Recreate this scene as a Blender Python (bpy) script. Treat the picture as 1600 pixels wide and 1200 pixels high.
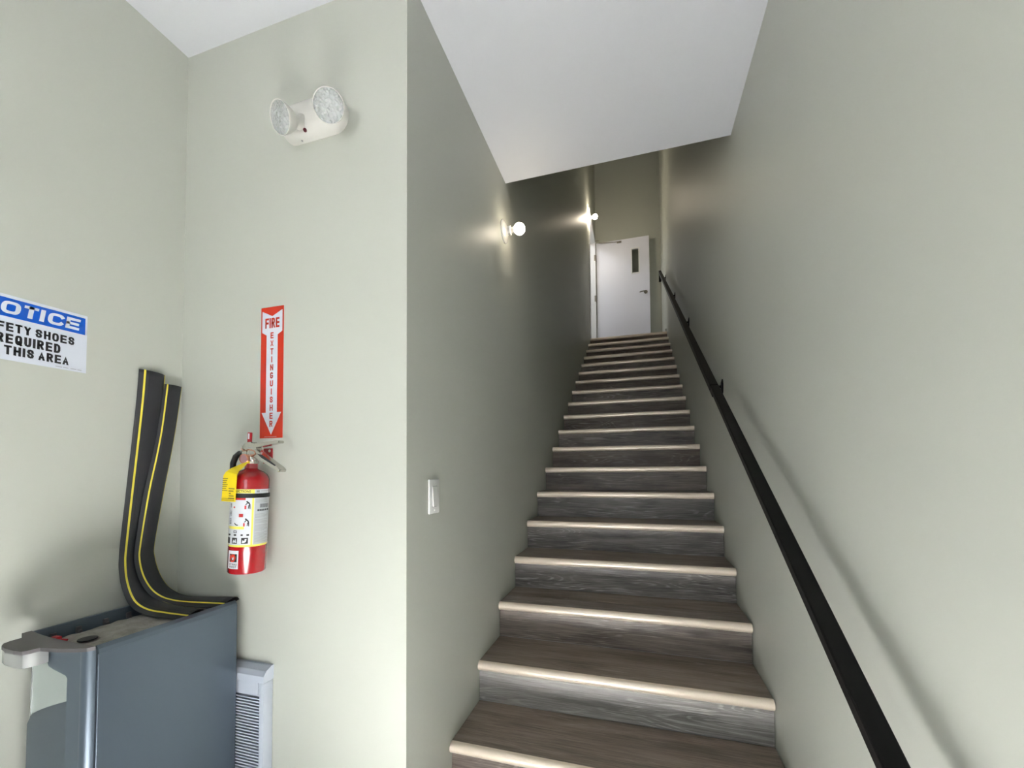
import bpy, bmesh, math, random
from mathutils import Vector, Matrix
random.seed(7)
for o in list(bpy.data.objects):
    bpy.data.objects.remove(o, do_unlink=True)
SC = bpy.context.scene
COL = SC.collection
PI = math.pi
R = math.radians

# ------------------------------------------------------------ constants (metres)
RISE, RUN = 0.168548, 0.283732          # one step
Z0 = 3 * RISE                           # height of the nosing at y = 0
SW = 1.134                              # stair width, x from 0 to SW
XL = -0.952                             # left wall of the entry
YF = -0.5838                            # front wall (extinguisher) plane
YB = -3.05                              # wall behind the photographer
CY, CZ = 0.4552, 2.9327                 # low ceiling: far edge, height
YL = 17 * RUN                           # landing edge
ZL = 20 * RISE                          # landing height
YE = 6.02                               # end wall
ZT = 7.40                               # upper ceiling

# ------------------------------------------------------------ camera
cam_d = bpy.data.cameras.new('camera')
cam = bpy.data.objects.new('camera', cam_d)
COL.objects.link(cam)
cr = Vector((0.958, 0.288, -0.0077))
yaw, pitch, roll = -0.2919, 0.0352, -0.0077
fw = Vector((math.sin(yaw) * math.cos(pitch), math.cos(yaw) * math.cos(pitch), math.sin(pitch)))
r0 = Vector((math.cos(yaw), -math.sin(yaw), 0))
u0 = r0.cross(fw)
rr = math.cos(roll) * r0 + math.sin(roll) * u0
uu = -math.sin(roll) * r0 + math.cos(roll) * u0
mw = Matrix((rr, uu, -fw)).transposed().to_4x4()
mw.translation = Vector((0.6787, -1.7180, 1.3368))
cam.matrix_world = mw
cam_d.sensor_width = 36.0
cam_d.lens = 36.0 * 652.69 / 1600
cam_d.shift_y = 110.63 / 1600
cam_d.clip_start = 0.02
SC.camera = cam

# ------------------------------------------------------------ world, sun, daylight at the entry door
W = bpy.data.worlds.new('World')
SC.world = W
W.use_nodes = True
bg = W.node_tree.nodes['Background']
bg.inputs[0].default_value = (0.80, 0.90, 1.0, 1)
bg.inputs[1].default_value = 0.7


def lamp(name, kind, loc, energy, color=(1, 1, 1), **kw):
    d = bpy.data.lights.new(name, kind)
    d.energy = energy
    d.color = color
    for k, v in kw.items():
        setattr(d, k, v)
    o = bpy.data.objects.new(name, d)
    o.location = loc
    COL.objects.link(o)
    return o


sun = lamp('sun', 'SUN', (0, -6, 6), 39.0, (1.0, 0.985, 0.965), angle=R(0.6))
sun.rotation_euler = Vector((0.0, 0.672, -0.741)).to_track_quat('-Z', 'Y').to_euler()
# daylight comes through the glazed upper half of the entry door behind the photographer
EX0, EX1, EZ0, EZ1 = -0.05, 0.80, 1.00, 2.15
por = lamp('entry_daylight_portal', 'AREA', ((EX0 + EX1) / 2, YB - 0.14, (EZ0 + EZ1) / 2), 10, shape='RECTANGLE', size=EX1 - EX0, size_y=EZ1 - EZ0)
por.rotation_euler = (R(90), 0, 0)
por.data.cycles.is_portal = True
# ceiling lamp of the side hall behind the landing door
hall = lamp('hall_ceiling_lamp', 'AREA', (-0.95, 5.15, 5.80), 4.0, (0.93, 0.96, 1.0), shape='RECTANGLE', size=0.6, size_y=0.6)

vs = SC.view_settings
vs.view_transform = 'Standard'
vs.look = 'None'
vs.gamma = 1.0
vs.use_curve_mapping = False
vs.exposure = 2.86
BULB = 9.0

# ------------------------------------------------------------ materials


def srgb(r, g, b):
    f = lambda c: (c / 12.92) if c <= 0.04045 else ((c + 0.055) / 1.055) ** 2.4
    return (f(r / 255), f(g / 255), f(b / 255), 1)


def mat(name, color, rough=0.5, metal=0.0, bump=None, noise=None, **kw):
    """bump=(scale, strength[, dist]); noise=(scale, amount) varies the colour a little"""
    m = bpy.data.materials.new(name)
    m.use_nodes = True
    nt = m.node_tree
    b = nt.nodes['Principled BSDF']
    b.inputs['Base Color'].default_value = color if len(color) == 4 else (*color, 1)
    b.inputs['Roughness'].default_value = rough
    b.inputs['Metallic'].default_value = metal
    for k, v in kw.items():
        b.inputs[k.replace('_', ' ')].default_value = v
    tc = nt.nodes.new('ShaderNodeTexCoord')
    if noise:
        n = nt.nodes.new('ShaderNodeTexNoise')
        n.inputs['Scale'].default_value = noise[0]
        n.inputs['Detail'].default_value = 6
        nt.links.new(tc.outputs['Object'], n.inputs['Vector'])
        mx = nt.nodes.new('ShaderNodeMix')
        mx.data_type = 'RGBA'
        c = color[:3]
        a = noise[1]
        mx.inputs[6].default_value = (*[x * (1 - a) for x in c], 1)
        mx.inputs[7].default_value = (*[min(1, x * (1 + a)) for x in c], 1)
        nt.links.new(n.outputs['Fac'], mx.inputs[0])
        nt.links.new(mx.outputs[2], b.inputs['Base Color'])
    if bump:
        n2 = nt.nodes.new('ShaderNodeTexNoise')
        n2.inputs['Scale'].default_value = bump[0]
        n2.inputs['Detail'].default_value = 3
        nt.links.new(tc.outputs['Object'], n2.inputs['Vector'])
        bp = nt.nodes.new('ShaderNodeBump')
        bp.inputs['Strength'].default_value = bump[1]
        bp.inputs['Distance'].default_value = bump[2] if len(bump) > 2 else 0.002
        nt.links.new(n2.outputs['Fac'], bp.inputs['Height'])
        nt.links.new(bp.outputs['Normal'], b.inputs['Normal'])
    return m


def wood(name, dark, mid, light, streak, seed):
    m = bpy.data.materials.new(name)
    m.use_nodes = True
    nt = m.node_tree
    N = nt.nodes
    L = nt.links
    b = N['Principled BSDF']
    tc = N.new('ShaderNodeTexCoord')
    oi = N.new('ShaderNodeObjectInfo')
    sc = N.new('ShaderNodeVectorMath'); sc.operation = 'SCALE'
    comb = N.new('ShaderNodeCombineXYZ')
    mul = N.new('ShaderNodeMath'); mul.operation = 'MULTIPLY'; mul.inputs[1].default_value = 37.0 + seed
    L.new(oi.outputs['Random'], mul.inputs[0])
    for i in range(3):
        L.new(mul.outputs[0], comb.inputs[i])
    add = N.new('ShaderNodeVectorMath'); add.operation = 'ADD'
    L.new(tc.outputs['Object'], add.inputs[0]); L.new(comb.outputs[0], add.inputs[1])

    def mapped(s):
        mp = N.new('ShaderNodeMapping'); mp.inputs['Scale'].default_value = s
        L.new(add.outputs[0], mp.inputs['Vector'])
        return mp.outputs[0]

    def noise(s, scale, detail, dist=0.0, rough=0.6):
        n = N.new('ShaderNodeTexNoise')
        n.inputs['Scale'].default_value = scale; n.inputs['Detail'].default_value = detail
        n.inputs['Distortion'].default_value = dist; n.inputs['Roughness'].default_value = rough
        L.new(mapped(s), n.inputs['Vector'])
        return n.outputs['Fac']
    big = noise((1.0, 7, 7), 2.2, 5, 0.5)
    fib = noise((2.2, 120, 120), 3.0, 5, 0.25, 0.68)
    # cathedral rings: contour lines of a long stretched noise
    fld = noise((0.55, 6, 6), 1.7, 2, 0.35, 0.5)
    k = N.new('ShaderNodeMath'); k.operation = 'MULTIPLY'; k.inputs[1].default_value = 150.0
    L.new(fld, k.inputs[0])
    sn = N.new('ShaderNodeMath'); sn.operation = 'SINE'; L.new(k.outputs[0], sn.inputs[0])
    ring = N.new('ShaderNodeMapRange')
    ring.inputs['From Min'].default_value = 0.35; ring.inputs['From Max'].default_value = 1.0
    L.new(sn.outputs[0], ring.inputs['Value'])
    patch = N.new('ShaderNodeMapRange')
    patch.inputs['From Min'].default_value = 0.44; patch.inputs['From Max'].default_value = 0.64
    L.new(noise((1.0, 4, 4), 2.4, 3, 0.3), patch.inputs['Value'])
    rp = N.new('ShaderNodeMath'); rp.operation = 'MULTIPLY'
    L.new(ring.outputs[0], rp.inputs[0]); L.new(patch.outputs[0], rp.inputs[1])
    fr = N.new('ShaderNodeMath'); fr.operation = 'MULTIPLY'
    fs_ = N.new('ShaderNodeMapRange'); fs_.inputs['From Min'].default_value = 0.42; fs_.inputs['From Max'].default_value = 0.60
    fs_.inputs['To Min'].default_value = 0.05; fs_.inputs['To Max'].default_value = 0.85
    L.new(fib, fs_.inputs['Value'])
    L.new(rp.outputs[0], fr.inputs[0]); L.new(fs_.outputs[0], fr.inputs[1])
    ramp = N.new('ShaderNodeValToRGB')
    e = ramp.color_ramp.elements
    e[0].position = 0.38; e[0].color = dark
    e[1].position = 0.64; e[1].color = light
    x = ramp.color_ramp.elements.new(0.5); x.color = mid
    mixv = N.new('ShaderNodeMix'); mixv.data_type = 'FLOAT'; mixv.inputs[0].default_value = 0.52
    L.new(big, mixv.inputs[2]); L.new(fib, mixv.inputs[3])
    L.new(mixv.outputs[0], ramp.inputs[0])
    cm = N.new('ShaderNodeMix'); cm.data_type = 'RGBA'
    L.new(fr.outputs[0], cm.inputs[0]); L.new(ramp.outputs[0], cm.inputs[6])
    cm.inputs[7].default_value = streak
    # knots
    vor = N.new('ShaderNodeTexVoronoi'); vor.inputs['Scale'].default_value = 1.0
    L.new(mapped((1.4, 5, 5)), vor.inputs['Vector'])
    kn = N.new('ShaderNodeMapRange')
    kn.inputs['From Min'].default_value = 0.10; kn.inputs['From Max'].default_value = 0.03
    L.new(vor.outputs['Distance'], kn.inputs['Value'])
    cm2 = N.new('ShaderNodeMix'); cm2.data_type = 'RGBA'
    km = N.new('ShaderNodeMath'); km.operation = 'MULTIPLY'; km.inputs[1].default_value = 0.7
    L.new(kn.outputs[0], km.inputs[0]); L.new(km.outputs[0], cm2.inputs[0])
    L.new(cm.outputs[2], cm2.inputs[6]); cm2.inputs[7].default_value = tuple(c * 0.5 for c in dark[:3]) + (1,)
    L.new(cm2.outputs[2], b.inputs['Base Color'])
    b.inputs['Roughness'].default_value = 0.42
    bp = N.new('ShaderNodeBump'); bp.inputs['Strength'].default_value = 0.25; bp.inputs['Distance'].default_value = 0.001
    L.new(mixv.outputs[0], bp.inputs['Height']); L.new(bp.outputs['Normal'], b.inputs['Normal'])
    return m


M = {}
PAINT = (0.490, 0.505, 0.452)
M['paint'] = mat('sage_wall_paint', PAINT, 0.48, bump=(320, 0.05, 0.0012), noise=(1.1, 0.025), Specular_IOR_Level=0.35)
M['ceiling'] = mat('white_ceiling_paint', (0.61, 0.62, 0.645), 0.6, bump=(260, 0.08, 0.001))
M['trim'] = mat('white_trim_paint', (0.80, 0.80, 0.82), 0.35)
M['door'] = mat('white_door_paint', (0.78, 0.79, 0.88), 0.4, bump=(120, 0.05, 0.001))
M['slab'] = mat('grey_concrete', (0.42, 0.42, 0.425), 0.6, noise=(9, 0.15))
M['outside'] = mat('outdoor_asphalt', (0.10, 0.10, 0.105), 0.8, noise=(3, 0.12))
M['wood_pale'] = wood('pale_grey_oak', (0.15, 0.140, 0.135, 1), (0.275, 0.26, 0.25, 1), (0.41, 0.395, 0.38, 1), (0.62, 0.60, 0.58, 1), 1)
M['wood_grey'] = wood('grey_oak', (0.066, 0.057, 0.054, 1), (0.168, 0.150, 0.143, 1), (0.30, 0.275, 0.262, 1), (0.70, 0.67, 0.64, 1), 3)
M['wood_mid'] = wood('grey_brown_oak', (0.085, 0.066, 0.056, 1), (0.185, 0.150, 0.130, 1), (0.29, 0.245, 0.215, 1), (0.55, 0.50, 0.46, 1), 5)
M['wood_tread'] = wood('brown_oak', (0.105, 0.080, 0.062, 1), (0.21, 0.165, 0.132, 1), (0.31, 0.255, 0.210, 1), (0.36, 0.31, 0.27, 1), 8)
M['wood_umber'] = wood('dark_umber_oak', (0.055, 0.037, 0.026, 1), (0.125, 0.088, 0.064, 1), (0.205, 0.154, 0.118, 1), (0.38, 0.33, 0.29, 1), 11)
M['nosing'] = mat('champagne_nosing', (0.88, 0.76, 0.63), 0.28, 0.2)
M['black_metal'] = mat('black_painted_metal', (0.0075, 0.0065, 0.0065), 0.48, bump=(400, 0.05), Specular_IOR_Level=0.18)
M['bulb'] = mat('lit_bulb', (1, 1, 1), 0.5)
M['bulb_bright'] = mat('lit_bulb_brighter', (1, 1, 1), 0.5)
for k_, e_ in (('bulb', BULB * 0.5), ('bulb_bright', BULB * 3.6)):
    b_ = M[k_].node_tree.nodes['Principled BSDF']
    b_.inputs['Emission Color'].default_value = (1.0, 0.86, 0.66, 1)
    b_.inputs['Emission Strength'].default_value = e_
M['porcelain'] = mat('white_porcelain', (0.55, 0.545, 0.51), 0.22)
M['plastic_w'] = mat('white_plastic', (0.70, 0.70, 0.68), 0.32)
M['plastic_c'] = mat('cream_plastic', (0.60, 0.59, 0.55), 0.38)
M['dark'] = mat('dark_recess', (0.02, 0.02, 0.022), 0.6)
M['steel'] = mat('brushed_steel', (0.62, 0.61, 0.58), 0.28, 1.0)
M['nickel'] = mat('aged_nickel', (0.30, 0.28, 0.25), 0.32, 1.0)
M['chrome'] = mat('cast_aluminium', (0.60, 0.58, 0.54), 0.16, 1.0)
M['red'] = mat('red_enamel', (0.33, 0.004, 0.008), 0.22, Coat_Weight=0.5)
M['red_d'] = mat('dark_red_plastic', (0.38, 0.012, 0.018), 0.35)
M['sign_red'] = mat('sign_red_vinyl', srgb(196, 44, 12), 0.35)
M['sign_white'] = mat('sign_white_vinyl', srgb(206, 211, 222), 0.35)
M['sign_blue'] = mat('sign_blue_vinyl', srgb(0, 84, 190), 0.35)
M['ink_black'] = mat('black_ink', (0.012, 0.012, 0.014), 0.45)
M['ink_grey'] = mat('grey_ink', (0.30, 0.30, 0.31), 0.5)
M['ink_red'] = mat('red_ink', (0.55, 0.03, 0.03), 0.4)
M['label_w'] = mat('white_label', (0.60, 0.62, 0.66), 0.32)
M['label_g'] = mat('pale_grey_label', (0.45, 0.475, 0.50), 0.32)
M['yellow'] = mat('yellow_label', (0.83, 0.74, 0.12), 0.35)
M['tag'] = mat('yellow_tag', (0.88, 0.66, 0.004), 0.45)
M['rubber'] = mat('black_rubber', (0.022, 0.022, 0.026), 0.50, bump=(180, 0.10), noise=(14, 0.25))
M['stripe'] = mat('yellow_rubber', (0.78, 0.66, 0.06), 0.5)
M['hose'] = mat('black_hose', (0.012, 0.012, 0.012), 0.35)
M['cab'] = mat('blue_grey_metallic', (0.095, 0.122, 0.152), 0.33, 0.45, bump=(500, 0.03))
M['cab_d'] = mat('dark_grey_plastic', (0.095, 0.088, 0.092), 0.45)
M['cab_clear'] = mat('silver_panel', (0.42, 0.47, 0.46), 0.25, 0.3)
M['silver'] = mat('silver_plastic', (0.40, 0.41, 0.41), 0.25, 0.5)
M['fibre'] = mat('dusty_fibre_board', (0.25, 0.24, 0.215), 0.95, bump=(90, 1.0, 0.006), noise=(22, 0.55))
M['heat'] = mat('white_enamel', (0.47, 0.51, 0.58), 0.3)
M['heat_d'] = mat('grey_grille_gap', (0.07, 0.085, 0.10), 0.6)
M['gauge'] = mat('pink_gauge_face', (0.34, 0.20, 0.21), 0.25)
M['copper'] = mat('copper_wire', (0.55, 0.25, 0.16), 0.3, 0.9)
M['lens'] = mat('clear_prism_lens', (0.96, 0.98, 0.97), 0.07, Transmission_Weight=0.70, IOR=1.45)
# prism facets on the lens
_nt = M['lens'].node_tree
_v = _nt.nodes.new('ShaderNodeTexVoronoi'); _v.inputs['Scale'].default_value = 95
_t = _nt.nodes.new('ShaderNodeTexCoord'); _nt.links.new(_t.outputs['Object'], _v.inputs['Vector'])
_b = _nt.nodes.new('ShaderNodeBump'); _b.inputs['Strength'].default_value = 1.0; _b.inputs['Distance'].default_value = 0.008
_nt.links.new(_v.outputs['Distance'], _b.inputs['Height'])
_nt.links.new(_b.outputs['Normal'], _nt.nodes['Principled BSDF'].inputs['Normal'])
M['reflector'] = mat('bright_reflector', (0.88, 0.90, 0.89), 0.22, 0.45)
M['glass'] = mat('door_glass', (0.85, 0.86, 0.82), 0.03, Transmission_Weight=1.0, IOR=1.45)
M['pane'] = bpy.data.materials.new('clear_window_glass')
M['pane'].use_nodes = True
_n = M['pane'].node_tree
_n.nodes.remove(_n.nodes['Principled BSDF'])
_tr = _n.nodes.new('ShaderNodeBsdfTransparent'); _gl = _n.nodes.new('ShaderNodeBsdfGlossy'); _mx = _n.nodes.new('ShaderNodeMixShader')
_gl.inputs['Roughness'].default_value = 0.02
_mx.inputs[0].default_value = 0.06
_n.links.new(_tr.outputs[0], _mx.inputs[1]); _n.links.new(_gl.outputs[0], _mx.inputs[2])
_n.links.new(_mx.outputs[0], _n.nodes['Material Output'].inputs['Surface'])
M['led'] = mat('red_test_button', (0.10, 0.010, 0.02), 0.3)

# ------------------------------------------------------------ mesh helpers


def link(name, me, m=None, parent=None, smooth=False):
    o = bpy.data.objects.new(name, me)
    COL.objects.link(o)
    if m is not None:
        me.materials.append(m)
    if parent is not None:
        o.parent = parent
    if smooth:
        for p in me.polygons:
            p.use_smooth = True
        try:
            me.set_sharp_from_angle(angle=R(38))
        except Exception:
            pass
    return o


def obj(name, bm, m, parent=None, smooth=False):
    bmesh.ops.recalc_face_normals(bm, faces=bm.faces)
    me = bpy.data.meshes.new(name)
    bm.to_mesh(me)
    bm.free()
    return link(name, me, m, parent, smooth)


def box(bm, x0, x1, y0, y1, z0, z1, bev=0.0, seg=2):
    g = bmesh.ops.create_cube(bm, size=1.0)
    for v in g['verts']:
        v.co = Vector((x0 + (v.co.x + .5) * (x1 - x0), y0 + (v.co.y + .5) * (y1 - y0), z0 + (v.co.z + .5) * (z1 - z0)))
    if bev > 0:
        ed = list({e for v in g['verts'] for e in v.link_edges})
        bmesh.ops.bevel(bm, geom=ed, offset=bev, segments=seg, affect='EDGES', profile=0.5)
    return bm


def bx(*a, **k):
    return box(bmesh.new(), *a, **k)


def tube(bm, pts, rad, n=10, cap=True):
    pts = [Vector(p) for p in pts]
    rads = rad if isinstance(rad, (list, tuple)) else [rad] * len(pts)
    rings = []
    up = None
    for i, p in enumerate(pts):
        a = pts[max(i - 1, 0)]
        c = pts[min(i + 1, len(pts) - 1)]
        t = (c - a).normalized()
        if up is None:
            up = Vector((0, 0, 1)) if abs(t.z) < 0.9 else Vector((1, 0, 0))
        s = t.cross(up).normalized()
        up = s.cross(t).normalized()
        rings.append([bm.verts.new(p + rads[i] * (math.cos(2 * PI * k / n) * s + math.sin(2 * PI * k / n) * up)) for k in range(n)])
    for A, B in zip(rings, rings[1:]):
        for k in range(n):
            bm.faces.new((A[k], A[(k + 1) % n], B[(k + 1) % n], B[k]))
    if cap:
        bm.faces.new(rings[0])
        bm.faces.new(rings[-1])
    return bm


def lathe(bm, prof, n=32, M4=None):
    """prof: (radius, height) list, about z"""
    rings = []
    for r_, h in prof:
        if r_ < 1e-6:
            rings.append([bm.verts.new((0, 0, h))])
        else:
            rings.append([bm.verts.new((r_ * math.cos(2 * PI * k / n), r_ * math.sin(2 * PI * k / n), h)) for k in range(n)])
    for A, B in zip(rings, rings[1:]):
        for k in range(n):
            a = A[k % len(A)]; b = A[(k + 1) % n % len(A)]; c = B[(k + 1) % n % len(B)]; d = B[k % len(B)]
            f = list(dict.fromkeys((a, b, c, d)))
            if len(f) > 2:
                bm.faces.new(f)
    if M4 is not None:
        vs_ = [v for ring in rings for v in ring]
        for v in vs_:
            v.co = M4 @ v.co
    return bm


def prism(bm, pts, fn, d0, d1):
    """closed 2D outline extruded; fn(u, v, d) -> xyz"""
    A = [bm.verts.new(fn(u, v, d0)) for u, v in pts]
    B = [bm.verts.new(fn(u, v, d1)) for u, v in pts]
    n = len(pts)
    for k in range(n):
        bm.faces.new((A[k], A[(k + 1) % n], B[(k + 1) % n], B[k]))
    bm.faces.new(A)
    bm.faces.new(list(reversed(B)))
    return bm


def aim(loc, direction):
    return Matrix.Translation(Vector(loc)) @ Vector(direction).to_track_quat('Z', 'Y').to_matrix().to_4x4()


def thing(name, label, cat, loc=(0, 0, 0), rot=(0, 0, 0), group=None):
    o = bpy.data.objects.new(name, None)
    o.empty_display_size = 0.05
    COL.objects.link(o)
    o.location = loc
    o.rotation_euler = rot
    o['label'] = label
    o['category'] = cat
    if group:
        o['group'] = group
    return o


def struct(name, bm, m, label=None, cat=None, smooth=False):
    o = obj(name, bm, m, smooth=smooth)
    o['kind'] = 'structure'
    if label:
        o['label'] = label
    if cat:
        o['category'] = cat
    return o


# ---- flat lettering as real meshes
_cache = {}


def glyphs(s, bold=0.0, shear=0.0):
    key = (s, bold, shear)
    if key in _cache:
        return _cache[key]
    cu = bpy.data.curves.new('t', 'FONT')
    cu.body = s
    cu.offset = bold
    cu.shear = shear
    cu.space_character = 1.0 + bold * 1.6
    cu.resolution_u = 3
    o = bpy.data.objects.new('t', cu)
    COL.objects.link(o)
    bpy.context.view_layer.update()
    dg = bpy.context.evaluated_depsgraph_get()
    me = bpy.data.meshes.new_from_object(o.evaluated_get(dg))
    V = [(v.co.x, v.co.y) for v in me.vertices]
    F = [tuple(p.vertices) for p in me.polygons]
    bpy.data.objects.remove(o, do_unlink=True)
    bpy.data.curves.remove(cu)
    bpy.data.meshes.remove(me)
    xs = [v[0] for v in V]; ys = [v[1] for v in V]
    x0, x1, y0, y1 = min(xs), max(xs), min(ys), max(ys)
    V = [((x - x0) / (x1 - x0), (y - y0) / (y1 - y0)) for x, y in V]
    _cache[key] = (V, F)
    return V, F


def letters(bm, s, u0_, u1_, v0_, v1_, fn, bold=0.0, shear=0.0):
    """text filling the box u0..u1, v0..v1 of a flat surface, fn(u, v) -> xyz"""
    V, F = glyphs(s, bold, shear)
    vs_ = [bm.verts.new(fn(u0_ + a * (u1_ - u0_), v0_ + b * (v1_ - v0_))) for a, b in V]
    for f in F:
        try:
            bm.faces.new([vs_[i] for i in f])
        except ValueError:
            pass


def _rr(a0, a1, n=5, cx=.5, cy=.5, p=.62):
    """part of a squarish oval, angles in degrees"""
    out = []
    for k in range(n + 1):
        a = R(a0 + (a1 - a0) * k / n)
        c, d = math.cos(a), math.sin(a)
        out.append((cx + .5 * math.copysign(abs(c) ** p, c), cy + .5 * math.copysign(abs(d) ** p, d)))
    return out


STROKES = {
    'A': [[(0, 0), (.5, 1), (1, 0)], [(.2, .30), (.8, .30)]],
    'C': [_rr(32, 328, 16)],
    'D': [[(0, 0), (0, 1), (.55, 1), (.86, .90), (1, .68), (1, .32), (.86, .10), (.55, 0), (0, 0)]],
    'E': [[(1, 1), (0, 1), (0, 0), (1, 0)], [(0, .5), (.92, .5)]],
    'F': [[(1, 1), (0, 1), (0, 0)], [(0, .5), (.88, .5)]],
    'G': [_rr(32, 340, 16) + [(1, .44), (.62, .44)]],
    'H': [[(0, 0), (0, 1)], [(1, 0), (1, 1)], [(0, .5), (1, .5)]],
    'I': [[(.5, 0), (.5, 1)]],
    'N': [[(0, 0), (0, 1)], [(1, 0), (1, 1)], [(0, .96), (1, .04)]],
    'O': [_rr(0, 360, 24)],
    'Q': [_rr(0, 360, 24), [(.58, .30), (1.0, -.06)]],
    'R': [[(0, 0), (0, 1), (.66, 1), (.92, .93), (1, .76), (.92, .59), (.66, .50), (0, .50)], [(.52, .50), (1, 0)]],
    'S': [[(.97, .74), (.84, .94), (.5, 1), (.16, .94), (.04, .76), (.15, .60), (.5, .50), (.85, .41), (.97, .24), (.84, .06), (.5, 0), (.16, .06), (.03, .27)]],
    'T': [[(0, 1), (1, 1)], [(.5, 0), (.5, 1)]],
    'U': [[(0, 1), (0, .30), (.12, .08), (.5, 0), (.88, .08), (1, .30), (1, 1)]],
    'X': [[(0, 0), (1, 1)], [(0, 1), (1, 0)]],
    'Y': [[(0, 1), (.5, .48), (1, 1)], [(.5, .48), (.5, 0)]],
}


def block(bm, s, u0_, u1_, v0_, v1_, fn, weight=.2, ax=1.0, ay=1.0, shear=0.0, gap=.13, tx=1.0):
    """bold block capitals filling a box; ax, ay are metres per unit of u and v; tx widens the upright strokes"""
    Wm, Hm = (u1_ - u0_) * ax, abs(v1_ - v0_) * ay
    t = weight * Hm
    rel = [0.30 if c == 'I' else 1.0 for c in s]
    g = gap * Hm
    lw = (Wm - g * (len(s) - 1)) / sum(rel)
    x = 0.0
    for c, r_ in zip(s, rel):
        w_ = lw * r_
        tw = t * tx
        for line in STROKES[c]:
            pts = []
            for a, b in line:
                px = x + (w_ / 2 if w_ <= tw * 1.3 else tw / 2 + a * (w_ - tw))
                pts.append(Vector((px, t / 2 + b * (Hm - t))))
            closed = (pts[0] - pts[-1]).length < 1e-9
            if closed:
                pts = pts[:-1]
            n = len(pts)
            L_, R_ = [], []
            for i, p in enumerate(pts):
                d0 = (p - pts[i - 1]).normalized() if (i > 0 or closed) else None
                d1 = (pts[(i + 1) % n] - p).normalized() if (i < n - 1 or closed) else None
                q = p.copy()
                if d0 is None:
                    d0 = d1
                    q = p - d1 * t / 2
                elif d1 is None:
                    d1 = d0
                    q = p + d0 * t / 2
                m_ = (d0 + d1)
                m_ = m_.normalized() if m_.length > .05 else d0
                nn = Vector((-m_.y, m_.x))
                nd = Vector((-d0.y, d0.x))
                k = 1 / max(.45, nn.dot(nd))
                half = t / 2 * (abs(nn.y) + tx * abs(nn.x)) / (abs(nn.x) + abs(nn.y))
                L_.append(q + nn * k * half)
                R_.append(q - nn * k * half)
            fit = lambda p: fn(u0_ + (min(max(p.x, 0 if c != 'Q' else -1), Wm) + shear * (min(max(p.y, -.1 * Hm), Hm) - Hm / 2)) / ax,
                               v0_ + (min(max(p.y, 0 if c != 'Q' else -.1 * Hm), Hm) / Hm) * (v1_ - v0_))
            LV = [bm.verts.new(fit(p)) for p in L_]
            RV = [bm.verts.new(fit(p)) for p in R_]
            for i in range(n if closed else n - 1):
                j = (i + 1) % n
                bm.faces.new((RV[i], RV[j], LV[j], LV[i]))
        x += w_ + g


def flat(bm, pts, fn):
    bm.faces.new([bm.verts.new(fn(u, v)) for u, v in pts])


def flat_obj(name, bm, m, parent):
    me = bpy.data.meshes.new(name)
    bm.to_mesh(me)
    bm.free()
    return link(name, me, m, parent)


# ============================================================ the setting
T = 0.12
struct('floor', bx(XL - T, SW + T, YB, -2 * RUN + 0.02, -0.1, 0), M['slab'])
struct('outdoor_ground', bx(-8, 8, YB - 9, YB, -0.12, -0.02), M['outside'])
struct('wall_left', bx(XL - T, XL, YB, YF, 0, CZ), M['paint'])
struct('wall_front', bx(XL - T, -T, YF, YF + T, 0, CZ + 0.2), M['paint'])
DY0, DY1, DZ = 4.93, 5.855, ZL + 2.07          # door opening in the left wall at the landing
bm = bx(-T, 0, YF, DY0, 0, ZT)
box(bm, -T, 0, DY1, YE, 0, ZT)
box(bm, -T, 0, DY0, DY1, DZ, ZT)
box(bm, -T, 0, DY0, DY1, 0, ZL - 0.02)
struct('wall_stair_left', bm, M['paint'])
struct('wall_right', bx(SW, SW + T, YB, YE, 0, ZT), M['paint'])
struct('wall_end', bx(-T - 1.6, SW + T, YE, YE + T, ZL - 0.3, ZT), M['paint'])
# side hall beyond the open door at the landing
struct('wall_hall_near', bx(-1.72, -T, DY0 - 0.6, DY0 - 0.48, ZL, ZL + 2.5), M['paint'])
struct('wall_hall_side', bx(-1.84, -1.72, DY0 - 0.6, YE, ZL, ZL + 2.5), M['paint'])
struct('ceiling_hall', bx(-1.84, -T, DY0 - 0.6, YE, ZL + 2.5, ZL + 2.6), M['ceiling'])
struct('floor_landing_hall', bx(-1.84, -T, DY0 - 0.6, YE, ZL - 0.1, ZL), M['wood_tread'])
bm = bx(XL - T, 0, YB, YF, CZ, CZ + 0.2)
box(bm, 0, SW, YB, CY, CZ, CZ + 0.2)
struct('ceiling', bm, M['ceiling'])
struct('wall_header', bx(0, SW, CY - 0.12, CY, CZ + 0.2, ZT), M['paint'])
struct('ceiling_upper', bx(-T, SW + T, CY - 0.12, YE + T, ZT, ZT + 0.1), M['ceiling'])
# wall behind the photographer with the open glazed entry (a pair of jambs and head)
bm = bx(XL - T, EX0, YB - T, YB, 0, CZ)
box(bm, EX1, SW + T, YB - T, YB, 0, CZ)
box(bm, EX0, EX1, YB - T, YB, EZ1, CZ)
box(bm, EX0, EX1, YB - T, YB, 0, EZ0)
struct('wall_back', bm, M['paint'])
bm = bmesh.new()
for a, b, c, d in ((EX0, EX0 + .04, EZ0, EZ1), (EX1 - .04, EX1, EZ0, EZ1), (EX0 + .04, EX1 - .04, EZ0, EZ0 + .04), (EX0 + .04, EX1 - .04, EZ1 - .04, EZ1)):
    box(bm, a, b, YB - T + .01, YB + .015, c, d)
win = struct('window_1', bm, M['trim'])
obj('window_pane', bx(EX0 + .04, EX1 - .04, YB - .06, YB - .054, EZ0 + .04, EZ1 - .04), M['pane'], win)
struct('baseboard_right', bx(SW - 0.014, SW, YL + 0.17, YE, ZL, ZL + 0.095, bev=0.003), M['paint'])
bm = bx(0.93, SW - 0.014, YE - 0.014, YE, ZL, ZL + 0.095, bev=0.003)
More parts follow.
